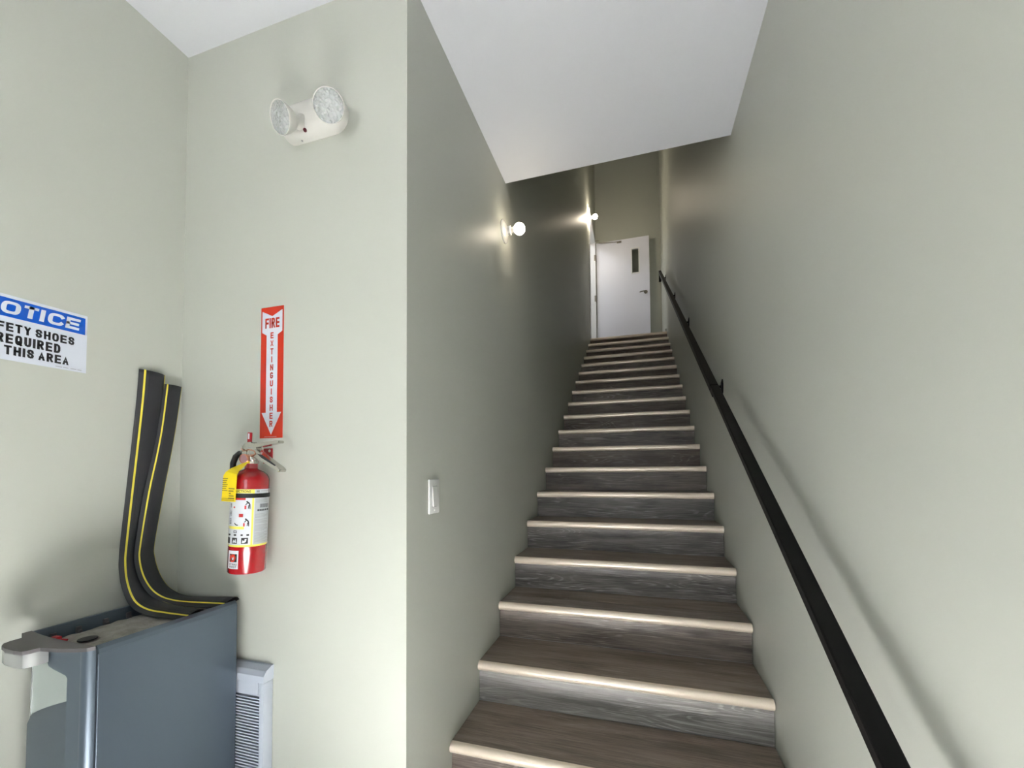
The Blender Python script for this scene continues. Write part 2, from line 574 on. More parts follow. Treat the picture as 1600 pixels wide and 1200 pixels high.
struct('baseboard_end', bm, M['paint'])

# ------------------------------------------------------------ staircase
st = thing('staircase', 'straight flight of wood-look stairs with pale metal nosings between two walls', 'stairs', (0, 0, 0))
st['kind'] = 'structure'
E_ = 0.002
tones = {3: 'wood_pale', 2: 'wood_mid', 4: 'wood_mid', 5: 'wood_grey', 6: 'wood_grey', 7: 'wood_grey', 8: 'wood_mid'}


def stair(name, bm, m, smooth=False):
    return obj(name, bm, m, st, smooth)


for n in range(1, 21):
    y = (n - 3) * RUN
    z = n * RISE
    # riser board
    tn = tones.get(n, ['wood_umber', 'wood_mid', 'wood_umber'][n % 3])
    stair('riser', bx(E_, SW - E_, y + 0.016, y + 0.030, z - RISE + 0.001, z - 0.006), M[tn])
    # tread boards
    yb = y + RUN + 0.015 if n < 20 else YE - 0.001
    if n == 20:
        ys_ = [y + 0.012 + 0.178 * k for k in range(7)] + [yb]
    elif n in (4, 9, 14):
        ys_ = [y + 0.012, y + 0.14, yb]
    else:
        ys_ = [y + 0.012, yb]
    for k, (a, b) in enumerate(zip(ys_, ys_[1:])):
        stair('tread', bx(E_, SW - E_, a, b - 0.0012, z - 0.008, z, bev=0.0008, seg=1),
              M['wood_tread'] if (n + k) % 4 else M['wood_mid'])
    # structural step under the boards
    # rounded nosing strip
    prof = [(y + 0.014, z + 0.0015), (y + 0.006, z + 0.0015)]
    for k in range(1, 8):
        a = PI / 2 + (PI * 0.86) * k / 7
        prof.append((y + 0.006 + 0.0165 * math.cos(a), z - 0.0170 + 0.0185 * math.sin(a)))
    prof += [(y + 0.004, z - 0.037), (y + 0.016, z - 0.038), (y + 0.016, z - 0.008), (y + 0.014, z - 0.004)]
    bm = prism(bmesh.new(), prof, lambda u, v, d: (d, u, v), 0.004, SW - 0.004)
    stair('nosing', bm, M['nosing'], smooth=True)

pr = [(-2 * RUN + 0.03, 0.0)]
for n in range(1, 21):
    y = (n - 3) * RUN
    pr += [(y + 0.0305, (n - 1) * RISE - (0.0085 if n > 1 else 0)), (y + 0.0305, n * RISE - 0.0085)]
pr += [(YE - 0.002, 20 * RISE - 0.0085), (YE - 0.002, 0.0)]
bm = prism(bmesh.new(), pr[1:], lambda u, v, d: (d, u, v), 0.002, SW - 0.002)
stair('stair_carriage', bm, M['slab'])

# ------------------------------------------------------------ door at the landing
fr_ = thing('door_1', 'white flush door standing open on the top landing', 'door')
fr_['kind'] = 'structure'
J = 0.02
bm = bx(-T - .008, 0.012, DY0, DY0 + J, ZL, DZ)
obj('jamb', bm, M['trim'], fr_)
obj('jamb', bx(-T - .008, 0.012, DY1 - J, DY1, ZL, DZ), M['trim'], fr_)
obj('frame_head', bx(-T - .008, 0.012, DY0 + J, DY1 - J, DZ - J, DZ), M['trim'], fr_)
obj('casing', bx(0.0005, 0.013, DY0 - 0.055, DY0, ZL, DZ + 0.055), M['trim'], fr_)
obj('casing', bx(0.0005, 0.013, DY1, DY1 + 0.055, ZL, DZ + 0.055), M['trim'], fr_)
obj('casing', bx(0.0005, 0.013, DY0, DY1, DZ, DZ + 0.055), M['trim'], fr_)
# leaf: front face y = 5.87, hole for the vision pane
lx0, lx1, lz0, lz1, ly0, ly1 = 0.028, 0.937, ZL + 0.012, ZL + 2.058, 5.872, 5.916
wx0, wx1, wz0, wz1 = 0.648, 0.756, 4.80, 5.225
bm = bx(lx0, wx0, ly0, ly1, lz0, lz1)
box(bm, wx1, lx1, ly0, ly1, lz0, lz1)
box(bm, wx0, wx1, ly0, ly1, lz0, wz0)
box(bm, wx0, wx1, ly0, ly1, wz1, lz1)
leaf = obj('door_leaf', bm, M['door'], fr_)
bm = bmesh.new()
for a, b, c, d in ((wx0 - .02, wx0, wz0 - .02, wz1 + .02), (wx1, wx1 + .02, wz0 - .02, wz1 + .02), (wx0, wx1, wz0 - .02, wz0), (wx0, wx1, wz1, wz1 + .02)):
    box(bm, a, b, ly0 - 0.006, ly0 + 0.002, c, d, bev=0.002, seg=1)
obj('pane_frame', bm, M['trim'], leaf)
obj('vision_pane', bx(wx0, wx1, ly0 + .018, ly0 + .024, wz0, wz1), M['glass'], leaf)
for hz in (3.62, 4.405, 5.15):
    bm = tube(bmesh.new(), [(0.020, 5.862, hz - .058), (0.020, 5.862, hz + .058)], 0.0085, 10)
    box(bm, -0.012, 0.019, DY1 - J - .003, DY1 - J - .0005, hz - .055, hz + .055)
    box(bm, 0.0245, 0.0275, 5.875, 5.905, hz - .055, hz + .055)
    obj('hinge', bm, M['nickel'], fr_)
# lever handle with plate
bm = lathe(bmesh.new(), [(0, 0), (.032, 0), (.032, .006), (.028, .010), (.012, .012), (.012, .045), (0, .047)], 20, aim((0.868, ly0, 4.43), (0, -1, 0)))
tube(bm, [(0.868, ly0 - .042, 4.43), (0.835, ly0 - .046, 4.432), (0.80, ly0 - .046, 4.428), (0.765, ly0 - .040, 4.424)], [.011, .010, .009, .007], 10)
box(bm, lx1 - .001, lx1 + .002, ly0 + .01, ly0 + .034, 4.39, 4.47)
obj('lever_handle', bm, M['nickel'], leaf, smooth=True)
bm = tube(bmesh.new(), [(-0.085, 5.835, 5.43), (-.02, 5.81, 5.437), (.055, 5.80, 5.44), (.075, 5.815, 5.44)], .006, 8)
tube(bm, [(.075, 5.815, 5.40), (.13, 5.83, 5.398), (.26, 5.858, 5.405), (.40, 5.862, 5.395)], .007, 8)
box(bm, .39, .47, ly0 - .03, ly0, 5.372, 5.396, bev=.003)
obj('closer_arm', bm, M['nickel'], fr_, smooth=True)

# ------------------------------------------------------------ handrail on the right wall
hr = thing('handrail', 'long black flat metal handrail running up the right stair wall', 'handrail', (1.06, 0, Z0 + 0.89))
SL = RISE / RUN
hx = math.hypot(1, SL)
HT = 0.8955                              # rail top above nosing line


def rail_pt(x, y, dz):
    return (x - 1.06, y, SL * y + dz)


def rail_bar(x0, x1, y0, y1, top, bot, bev=0.003):
    bm = bmesh.new()
    vs_ = [bm.verts.new(rail_pt(x, y, d)) for y in (y0, y1) for x, d in ((x0, top), (x1, top), (x1, bot), (x0, bot))]
    for f in ((0, 1, 2, 3), (7, 6, 5, 4), (0, 4, 5, 1), (1, 5, 6, 2), (2, 6, 7, 3), (3, 7, 4, 0)):
        bm.faces.new([vs_[i] for i in f])
    if bev:
        bmesh.ops.bevel(bm, geom=list(bm.edges), offset=bev, segments=2, affect='EDGES', profile=0.5)
    return bm


TOPD = HT - 0.89
obj('rail', rail_bar(1.040, 1.080, -1.50, 0.607, TOPD, TOPD - 0.030), M['black_metal'], hr)
obj('rail', rail_bar(1.039, 1.079, 0.609, 4.99, TOPD, TOPD - 0.030), M['black_metal'], hr)
obj('mounting_bar', rail_bar(1.044, 1.074, 0.58, 4.93, TOPD - 0.030, TOPD - 0.052, 0.002), M['black_metal'], hr)
obj('mounting_bar', rail_bar(1.044, 1.074, -1.45, 0.40, TOPD - 0.030, TOPD - 0.036, 0.001), M['black_metal'], hr)
yt = 4.985
bm = bx(1.041 - 1.06, 1.077 - 1.06, yt - 0.005, yt + 0.030, SL * yt - 0.155, SL * yt + TOPD + 0.008, bev=0.003)
obj('end_return', bm, M['black_metal'], hr)
for by in (-1.30, 0.80, 2.21, 3.45, 4.88):
    zz = SL * by - 0.89 + 0.803
    br = obj('bracket', tube(bmesh.new(), [(SW - 1.06 - .006, by, zz), (SW - 1.06 - .03, by, zz - .004), (1.085 - 1.06, by, zz + .008), (1.062 - 1.06, by, zz + .022), (1.060 - 1.06, by, SL * by + TOPD - .046)], .0085, 10), M['black_metal'], hr, smooth=True)
    bm = lathe(bmesh.new(), [(0, -.002), (.021, -.002), (.021, .003), (.012, .008), (0, .009)], 20, aim((SW - 1.06 - .001, by, zz), (-1, 0, 0)))
    for v in bm.verts:
        v.co.z = zz + (v.co.z - zz) * 2.0
        v.co.x = min(v.co.x, SW - 1.06)
    obj('wall_plate', bm, M['black_metal'], br, smooth=True)

# ------------------------------------------------------------ bare bulbs in porcelain holders


def wall_bulb(y, z, label, s=1.0, m='bulb'):
    t = thing('wall_light', label, 'light', (0, y, z))
    bm = lathe(bmesh.new(), [(0, .0005), (.060 * s, .0005), (.061 * s, .005), (.057 * s, .010), (.043 * s, .014), (.031 * s, .020), (.026 * s, .027), (0.0, .027)], 36, aim((0, 0, 0), (1, 0, 0)))
    obj('porcelain_base', bm, M['porcelain'], t, smooth=True)
    bm = lathe(bmesh.new(), [(0, .027), (.0235, .027), (.0235, .041), (.020, .043), (0, .043)], 28, aim((0, 0, 0), (1, 0, 0)))
    obj('socket', bm, M['porcelain'], t, smooth=True)
    rb = .031 * s
    cb = .043 + .027 * s + rb * .62
    bm = lathe(bmesh.new(), [(0, .043), (.0145, .043), (.0150, .050), (.0170, .058), (.0185, cb - rb * .82), (0.0, cb - rb * .82)], 28, aim((0, 0, 0), (1, 0, 0)))
    obj('bulb_neck', bm, M['plastic_c'], t, smooth=True)
    prof = [(rb * math.sin(a), cb - rb * math.cos(a)) for a in [0.62 + (PI - 0.62) * k / 12 for k in range(13)]]
    prof[-1] = (0, prof[-1][1])
    bm = lathe(bmesh.new(), prof, 20, aim((0, 0, 0), (1, 0, 0)))
    obj('bulb', bm, M[m], t, smooth=True)
    return t


wall_bulb(0.415, 2.636, 'lit bare bulb in a white porcelain wall holder beside the white ceiling edge, nearer one')
wall_bulb(4.86, 5.32, 'lit bare bulb on the left wall high above the landing door, farther one', 1.25, 'bulb_bright')

# ------------------------------------------------------------ light switch
sw = thing('light_switch', 'white rocker light switch on the stair wall just past the outside corner', 'switch', (0, -0.4115, 1.2465))
bm = bx(0.0003, 0.0065, -.0365, .0365, -.0585, .0585, bev=.0025)
obj('switch_plate', bm, M['plastic_w'], sw, smooth=True)
bm = bmesh.new()
prism(bm, [(-.034, .006), (.034, .006), (.034, .0075), (.002, .0095), (-.034, .0120)], lambda u, v, d: (v, d, u), -.0163, .0163)
obj('rocker', bm, M['plastic_w'], sw)
bm = bmesh.new()
for a, b, c, d in ((-.0185, -.0165, -.036, .036), (.0165, .0185, -.036, .036), (-.0165, .0165, -.036, -.0342), (-.0165, .0165, .0342, .036)):
    box(bm, .0062, .0067, a, b, c, d)
obj('rocker_gap', bm, M['ink_grey'], sw)
for zz in (-.048, .048):
    obj('screw', lathe(bmesh.new(), [(0, .006), (.0034, .006), (.003, .0076), (0, .0078)], 12, aim((0, 0, zz), (1, 0, 0))), M['plastic_w'], sw)

# ------------------------------------------------------------ emergency light
em = thing('emergency_light', 'cream twin-head emergency light high on the front wall', 'emergency light', (-0.345, YF, 2.520))


def rrect(w, h, rad, n=6, rb=None):
    out = []
    rb = rb or rad
    for cx, cz, a0, r_ in ((w - rad, h - rad, 0, rad), (-w + rad, h - rad, 90, rad), (-w + rb, -h + rb, 180, rb), (w - rb, -h + rb, 270, rb)):
        for k in range(n + 1):
            a = R(a0 + 90 * k / n)
            out.append((cx + r_ * math.cos(a), cz + r_ * math.sin(a)))
    return out


bm = bmesh.new()
loops = []
for d, sx, sz in ((0.0, 1.0, 1.0), (.012, 1.0, 1.0), (.024, .985, .96), (.034, .95, .88), (.041, .89, .75), (.045, .80, .58)):
    loops.append([bm.verts.new((u * sx, -d - 0.0005, v * sz + (1 - sz) * .012)) for u, v in rrect(.126, .060, .058, 8, .046)])
for A, B in zip(loops, loops[1:]):
    for k in range(len(A)):
        bm.faces.new((A[k], A[(k + 1) % len(A)], B[(k + 1) % len(B)], B[k]))
bm.faces.new(loops[0]); bm.faces.new(loops[-1])
obj('housing', bm, M['plastic_c'], em, smooth=True)
obj('test_button', lathe(bmesh.new(), [(0, 0), (.0062, 0), (.0062, .003), (.005, .0045), (0, .005)], 16, aim((-.016, -.0360, -.0490), (0, -.75, -.66))), M['led'], em, smooth=True)
obj('charge_light', lathe(bmesh.new(), [(0, 0), (.003, 0), (.003, .002), (0, .0025)], 12, aim((-.050, -.013, -.0595), (0, -.4, -.9))), M['ink_grey'], em)
for hx_, dirv, nm in (((-.040, -.112, -.063), (-.24, -.88, -.42), 'left'), ((.143, -.112, -.073), (.34, -.85, -.40), 'right')):
    D = Vector(dirv).normalized()
    q_ = .82
    c = Vector(hx_)
    A4 = aim(c, D)
    bm = lathe(bmesh.new(), [(r_ * q_, h_) for r_, h_ in [(0, -.050), (.020, -.050), (.034, -.040), (.048, -.020), (.0555, -.004), (.0575, .001), (.0570, .004), (.0555, .004), (.0545, -.001)]], 40, A4)
    head = obj('lamp_head', bm, M['plastic_c'], em, smooth=True)
    bm = lathe(bmesh.new(), [(r_ * q_, h_) for r_, h_ in [(.0542, -.001), (.046, -.012), (.030, -.024), (.012, -.030), (0, -.031)]], 32, A4)
    obj('reflector', bm, M['reflector'], head, smooth=True)
    bm = lathe(bmesh.new(), [(r_ * q_, h_) for r_, h_ in [(0, .0095), (.02, .0085), (.04, .0055), (.0543, .0015), (.0543, -.002), (.03, -.001), (0, -.0005)]], 40, A4)
    obj('lens', bm, M['lens'], head, smooth=True)
    bm = tube(bmesh.new(), [c - D * .040, c - D * .055 + Vector((0, .01, 0)), Vector((c.x + (.012 if nm == 'left' else -.045), -.036, -.012))], [.018, .017, .020], 14)
    obj('swivel', bm, M['plastic_c'], head, smooth=True)

# ------------------------------------------------------------ FIRE EXTINGUISHER sign
fs = thing('fire_extinguisher_sign', 'tall red and white FIRE EXTINGUISHER arrow sign on the front wall', 'sign', (-0.526, YF, 1.6795))
sw_, sh_ = .0985, .457


def fsf(u, v, d=.0018):
    return ((u - .5) * sw_, -d, (.5 - v) * sh_)


obj('sign_panel', bx(-sw_ / 2, sw_ / 2, -.0012, -.0002, -sh_ / 2, sh_ / 2), M['sign_red'], fs)
bm = bmesh.new()
outl = [(.055, .028), (.5, .072), (.945, .028), (.945, .192), (.745, .216), (.745, .806), (.93, .806), (.5, .975), (.07, .806), (.255, .806), (.255, .216), (.055, .192)]
prism(bm, outl, lambda u, v, d: fsf(u, v, d), .0010, .0015)
obj('white_arrow', bm, M['sign_white'], fs)
bm = bmesh.new()
block(bm, 'FIRE', .19, .82, .163, .085, lambda u, v: fsf(u, v), .20, sw_, sh_, gap=.10, tx=.8)
y0 = .196
for i, ch in enumerate('EXTINGUISHER'):
    c0 = y0 + i * .0612
    w_ = .025 if ch == 'I' else .068
    block(bm, ch, .5 - w_, .5 + w_, c0 + .047, c0, lambda u, v: fsf(u, v), .20, sw_, sh_)
flat_obj('lettering', bm, M['sign_red'], fs)
bm = bmesh.new()
for k in range(9):
    flat(bm, [(.22 + .06 * k, .988), (.262 + .06 * k, .988), (.262 + .06 * k, .991), (.22 + .06 * k, .991)], lambda u, v: fsf(u, v, .0014))
flat_obj('fine_print', bm, M['sign_white'], fs)

# ------------------------------------------------------------ NOTICE sign on the left wall
ns = thing('safety_notice_sign', 'white and blue NOTICE safety shoes sign on the left wall, partly out of frame', 'sign', (XL, -0.995, 1.733))
nw, nh = .254, .178                      # 10 x 7 inch


def nsf(y, z, d=.0018):                  # world y, z on the wall
    return (d, y + 0.995, z - 1.733)


obj('sign_panel', bx(.0002, .0012, -.1265, .1265, -.089, .089), M['sign_white'], ns)
obj('blue_band', bx(.0012, .0014, -.1215, .1215, .029, .0805), M['sign_blue'], ns)
bm = bmesh.new()
for ch, a, b in (('N', -1.098, -1.060), ('O', -1.0525, -1.0145), ('T', -1.0105, -.9785), ('I', -.9755, -.9655), ('C', -.9590, -.9220), ('E', -.9195, -.8855)):
    block(bm, ch, a, b, 1.7710, 1.8055, lambda u, v: nsf(u, v), .22, shear=0.13, tx=1.35)
flat_obj('heading', bm, M['sign_white'], ns)
bm = bmesh.new()
for s, a, b, z0_, z1_ in (('SAFETY', -1.094, -.993, 1.7225, 1.7465), ('SHOES', -.9845, -.8985, 1.7225, 1.7465), ('REQUIRED', -1.060, -.930, 1.6895, 1.7160),
                          ('IN', -1.080, -1.056, 1.6590, 1.6840), ('THIS', -1.0445, -.9855, 1.6590, 1.6840), ('AREA', -.9770, -.9105, 1.6590, 1.6840)):
    block(bm, s, a, b, z0_, z1_, lambda u, v: nsf(u, v), .215, gap=.14)
flat_obj('lettering', bm, M['ink_black'], ns)
bm = bmesh.new()
for a, b in ((-.940, -.925), (-.923, -.911), (-.906, -.892), (-.890, -.880)):
    flat(bm, [(a, 1.6497), (b, 1.6497), (b, 1.6512), (a, 1.6512)], lambda u, v: nsf(u, v))
flat_obj('fine_print', bm, M['ink_grey'], ns)

# ------------------------------------------------------------ fire extinguisher and its hanger
hk = thing('extinguisher_hanger', 'red metal wall hanger behind the fire extinguisher valve', 'bracket', (-0.537, YF, 1.390))
bm = bx(-.020, .020, -.003, -.0003, -.026, .026, bev=.001, seg=1)
obj('hanger_plate', bm, M['red_d'], hk)
obj('hanger_hook', bx(-.012, .012, -.046, -.003, -.004, .002), M['red_d'], hk)
obj('screw', lathe(bmesh.new(), [(0, 0), (.005, 0), (.004, .002), (0, .003)], 12, aim((.008, -.003, .017), (0, -1, 0))), M['steel'], hk)

ex = thing('fire_extinguisher', 'red fire extinguisher with a yellow tag hanging on the front wall', 'fire extinguisher', (-0.534, -0.664, 1.018), (0, R(2.3), 0))
RE = .0535
bm = lathe(bmesh.new(), [(0, .004), (.046, .004), (.0505, 0), (RE, .004), (RE, .292), (.0515, .302), (.046, .312), (.036, .320), (.024, .325), (.0185, .329), (.0185, .350), (0, .350)], 48)
body = obj('cylinder', bm, M['red'], ex, smooth=True)


def cyl(px, py, d=.0007):
    """label layout: px 100..620 is the visible width, py 70..780 the height (label drawing units)"""
    u = (px - 100) / 520 * 2 - 1
    if -1 < u < 1:
        az = math.asin(u)
    else:
        az = math.copysign(PI / 2, u) + (u - math.copysign(1, u)) * 1.3
    az = R(-41) + az
    z = .265 - (py - 70) / 710 * .178
    return ((RE + d) * math.cos(az), (RE + d) * math.sin(az), z)


def patch(name, x0, x1, y0, y1, m, d=.0007, parent=None, n=16):
    bm = bmesh.new()
    add_patch(bm, x0, x1, y0, y1, d, n)
    for f in bm.faces:
        f.smooth = True
    return flat_obj(name, bm, m, parent or ex)


def add_patch(bm, x0, x1, y0, y1, d=.0012, n=3):
    prev = None
    for k in range(n + 1):
        x = x0 + (x1 - x0) * k / n
        c = [bm.verts.new(cyl(x, y, d)) for y in (y1, y0)]
        if prev:
            bm.faces.new((prev[0], c[0], c[1], prev[1]))
        prev = c


lab = patch('label', 20, 640, 70, 785, M['label_w'], .0005, n=28)
patch('spec_panel', 425, 615, 185, 760, M['label_g'], .0008, lab)
bm = bmesh.new()
add_patch(bm, 20, 418, 72, 118, .0009, 16)
add_patch(bm, 390, 415, 118, 770, .0009, 2)
add_patch(bm, 40, 300, 532, 565, .0009, 10)
add_patch(bm, 20, 625, 762, 786, .0009, 24)
flat_obj('yellow_border', bm, M['yellow'], lab)
bm = bmesh.new()
add_patch(bm, 20, 305, 178, 204, .0009, 10)
flat_obj('red_header', bm, M['ink_red'], lab)
bm = bmesh.new()
letters(bm, 'INSTRUCTIONS', 60, 368, 110, 82, lambda u, v: cyl(u, v, .0012), bold=.018)
flat_obj('label_heading', bm, M['ink_black'], lab)
bm = bmesh.new()


def person(bm, ox, oy):
    P_ = lambda pts: flat(bm, [(ox + a, oy + b) for a, b in reversed(pts)], lambda u, v: cyl(u, v, .0012))
    P_([(30, 4), (44, 0), (52, 8), (46, 20), (32, 18)])                   # head
    P_([(48, 8), (72, 22), (84, 46), (74, 56), (58, 34), (44, 22)])       # bent back
    P_([(70, 44), (84, 46), (86, 100), (76, 100)])                        # leg
    P_([(60, 50), (72, 54), (66, 96), (56, 96)])                          # leg
    P_([(44, 20), (54, 28), (26, 52), (20, 46)])                          # arm


person(bm, 285, 214)
person(bm, 278, 430)
flat(bm, [(180, 485), (200, 505), (225, 512), (225, 520), (196, 518), (176, 498)][::-1], lambda u, v: cyl(u, v, .0012))
for x0_, x1_ in ((105, 133), (158, 220), (272, 358)):
    add_patch(bm, x0_, x1_, 672, 745, .0011, 4)
for k in range(4):
    add_patch(bm, 122, 138, 250 + k * 14, 257 + k * 14, .0011, 2)
    add_patch(bm, 118, 142, 345 + k * 16, 352 + k * 16, .0011, 2)
    add_patch(bm, 116, 140, 440 + k * 18, 448 + k * 18, .0011, 2)
for a, b in ((110, 136), (176, 208), (262, 290), (335, 368)):
    add_patch(bm, a, b, 628, 648, .0011, 2)
for y_ in (584, 606):
    add_patch(bm, 172, 212, y_, y_ + 6, .0011, 2)
add_patch(bm, 172, 178, 584, 612, .0011, 1)
add_patch(bm, 206, 212, 584, 612, .0011, 1)
for k in range(14):                                                       # bar code
    add_patch(bm, 492 + k * 8, 492 + k * 8 + (5 if k % 3 else 3), 255, 304, .0011, 1)
for k in range(6):
    add_patch(bm, 462 + k * 25, 480 + k * 25, 322, 346, .0011, 1)
flat_obj('pictograms', bm, M['ink_black'], lab)['kind'] = 'stuff'
bm = bmesh.new()
for px0, py0 in ((160, 286), (230, 374)):
    add_patch(bm, px0, px0 + (18 if px0 == 160 else 52), py0, py0 + (20 if px0 == 160 else 42), .0012, 2)
add_patch(bm, 296, 318, 272, 316, .0012, 2)
add_patch(bm, 288, 308, 488, 530, .0012, 2)
flat_obj('red_pictograms', bm, M['ink_red'], lab)['kind'] = 'stuff'
bm = bmesh.new()
for (x0_, y0_, pts) in ((158, 672, [(8, 60), (20, 20), (30, 40), (44, 10), (56, 62)]), (272, 672, [(10, 64), (14, 30), (40, 36), (46, 12), (70, 14), (60, 50), (34, 64)])):
    flat(bm, [(x0_ + a, y0_ + b) for a, b in reversed(pts)], lambda u, v: cyl(u, v, .0014))
flat_obj('icon_figures', bm, M['label_w'], lab)
bm = bmesh.new()
for k in range(26):
    yk = 380 + k * 14
    if k in (4, 9, 16):
        continue
    add_patch(bm, 436, 560 + 40 * ((k * 7) % 3 != 0), yk, yk + 4, .0011, 6)
for k in range(4):
    add_patch(bm, 440, 590, 190 + k * 14, 194 + k * 14, .0011, 6)
add_patch(bm, 440, 480, 84, 110, .0011, 3)
add_patch(bm, 500, 600, 90, 96, .0011, 4)
flat_obj('small_print', bm, M['ink_grey'], lab)['kind'] = 'stuff'
# maker's sticker near the base
stk = patch('maker_sticker', 120, 245, 832, 1056, M['label_w'], .0006, n=6)
bm = bmesh.new()
add_patch(bm, 138, 228, 872, 972, .0010, 4)
flat_obj('sticker_square', bm, M['ink_black'], stk)
bm = bmesh.new()
flat(bm, [(150, 955), (142, 925), (146, 880), (160, 894), (168, 866), (180, 888), (196, 870), (205, 905), (212, 895), (212, 930), (196, 962), (172, 974)][::-1], lambda u, v: cyl(u, v, .0014))
flat_obj('flame_emblem', bm, M['sign_red'], stk)
bm = bmesh.new()
flat(bm, [(168, 940), (174, 906), (180, 925), (190, 900), (192, 930), (184, 948)][::-1], lambda u, v: cyl(u, v, .0017))
flat_obj('flame_centre', bm, M['label_w'], stk)
bm = bmesh.new()
letters(bm, 'STRIKE', 134, 230, 1012, 988, lambda u, v: cyl(u, v, .0011), bold=.012)
letters(bm, 'FIRST', 140, 224, 1044, 1020, lambda u, v: cyl(u, v, .0011), bold=.012)
flat_obj('sticker_lettering', bm, M['ink_black'], stk)
# hose strap
bm = lathe(bmesh.new(), [(RE + .0004, .238), (RE + .0022, .238), (RE + .0022, .2515), (RE + .0004, .2515)], 48)
obj('hose_strap', bm, M['hose'], ex, smooth=True)
# valve
bm = tube(bmesh.new(), [(0, 0, .345), (0, 0, .352), (0, 0, .358), (0, 0, .392)], [.0215, .0215, .016, .015], 20)
box(bm, -.028, .030, -.0125, .0125, .364, .398, bev=.004)
tube(bm, [(-.016, 0, .380), (-.036, -.004, .378)], .010, 14)
valve = obj('valve', bm, M['chrome'], ex, smooth=True)
bm = bmesh.new()
prism(bm, [(-.034, .396), (-.020, .412), (.004, .415), (.020, .408), (.104, .421), (.118, .421), (.118, .413), (.104, .411), (.020, .396), (-.012, .394)], lambda u, v, d: (u, d, v), -.011, .011)
bmesh.ops.bevel(bm, geom=list(bm.edges), offset=.0015, segments=2, affect='EDGES')
obj('squeeze_lever', bm, M['chrome'], ex, smooth=True)
bm = bmesh.new()
prism(bm, [(.006, .394), (.026, .394), (.056, .372), (.118, .338), (.131, .330), (.128, .321), (.114, .326), (.050, .356), (.022, .370), (.006, .372)], lambda u, v, d: (u, d, v), -.0135, .0135)
bmesh.ops.bevel(bm, geom=list(bm.edges), offset=.002, segments=2, affect='EDGES')
ch_ = obj('carry_handle', bm, M['chrome'], ex, smooth=True)
bm = bmesh.new()
prism(bm, [(.036, .3775), (.058, .3735), (.114, .3425), (.109, .3405), (.056, .3640)], lambda u, v, d: (u, d, v), -.0143, -.0130)
obj('handle_hollow', bm, M['dark'], ch_)
obj('pull_pin_tab', bx(-.0165, -.0025, -.006, .002, .412, .446, bev=.002), M['red_d'], ex)
bm = bx(-.0125, -.0065, -.0066, -.0060, .424, .442)
obj('pin_tab_print', bm, M['label_w'], ex)
bm = tube(bmesh.new(), [(-.028, -.015, .392), (-.016, -.018, .384), (.004, -.016, .390), (.024, -.014, .386), (.030, -.015, .376), (.010, -.020, .368)], .0016, 6)
obj('seal_wire', bm, M['copper'], ex, smooth=True)
gm = aim((-.004, -.019, .360), (.15, -1, -.1))
bm = lathe(bmesh.new(), [(0, -.004), (.0135, -.004), (.0160, .002), (.0160, .008), (.0140, .010), (.0130, .008)], 28, gm)
ga = obj('pressure_gauge', bm, M['copper'], ex, smooth=True)
obj('gauge_face', lathe(bmesh.new(), [(0, .008), (.0135, .008)], 28, gm), M['gauge'], ga)
hz_ = [(-.030, -.004, .378), (-.044, -.006, .377), (-.058, -.008, .366), (-.066, -.010, .344), (-.066, -.010, .300), (-.061, -.008, .240), (-.0605, -.006, .16), (-.0605, -.006, .10)]
obj('hose', tube(bmesh.new(), hz_, [.0092, .0092, .0092, .009, .0085, .007, .0068, .0068], 14), M['hose'], ex, smooth=True)
obj('nozzle', tube(bmesh.new(), [(-.0605, -.006, .11), (-.0605, -.006, .08), (-.0605, -.006, .06)], [.0068, .0068, .0072], 14), M['hose'], ex, smooth=True)
# folded yellow tag: loop round the neck, then a hanging card
bm = bmesh.new()
A_ = [(.010, -.028, .350), (.000, -.040, .342), (-.016, -.056, .330), (-.030, -.0625, .318), (-.038, -.0635, .306), (-.041, -.0640, .226)]
B_ = [(.020, -.026, .354), (.022, -.044, .336), (.020, -.060, .322), (.020, -.0655, .312), (.018, -.0650, .304), (.015, -.0640, .226)]
pv = [[bm.verts.new(a), bm.verts.new(b)] for a, b in zip(A_, B_)]
for p, q in zip(pv, pv[1:]):
    bm.faces.new((p[0], p[1], q[1], q[0]))
tg = obj('service_tag', bm, M['tag'], ex)
sm = tg.modifiers.new('t', 'SOLIDIFY'); sm.thickness = .0007
bm = bmesh.new()
for k in range(7):
    zz = .298 - k * .0062
    flat(bm, [(-.038, zz), (-.016 - .003 * (k % 3), zz), (-.016 - .003 * (k % 3), zz - .0022), (-.038, zz - .0022)][::-1], lambda u, v: (u, -.0658, v))
for k, (a, b) in enumerate(((-.012, .012), (-.012, .008), (-.010, -.002), (-.010, .010), (-.012, .012))):
    zz = .268 - k * .0075
    flat(bm, [(a, zz), (b, zz), (b, zz - .003), (a, zz - .003)][::-1], lambda u, v: (u, -.0658, v))
for k in range(2):
    zz = .236 - k * .005
    flat(bm, [(-.039, zz), (.013, zz), (.013, zz - .0014), (-.039, zz - .0014)][::-1], lambda u, v: (u, -.0658, v))
flat_obj('tag_print', bm, mat('tag_ink', (0.22, 0.16, 0.02), 0.5), tg)

# ------------------------------------------------------------ wall heater
ht = thing('wall_heater', 'white louvred wall heater low on the front wall beside the grey cabinet', 'heater', (-0.65, YF, 0.22))
HX0, HX1, HH = -.150, .148, .470         # local extents; top at z = .69


def hbox(name, *a, m='heat', parent=None, **k):
    return obj(name, bx(*a, **k), M[m], parent or ht, smooth=False)


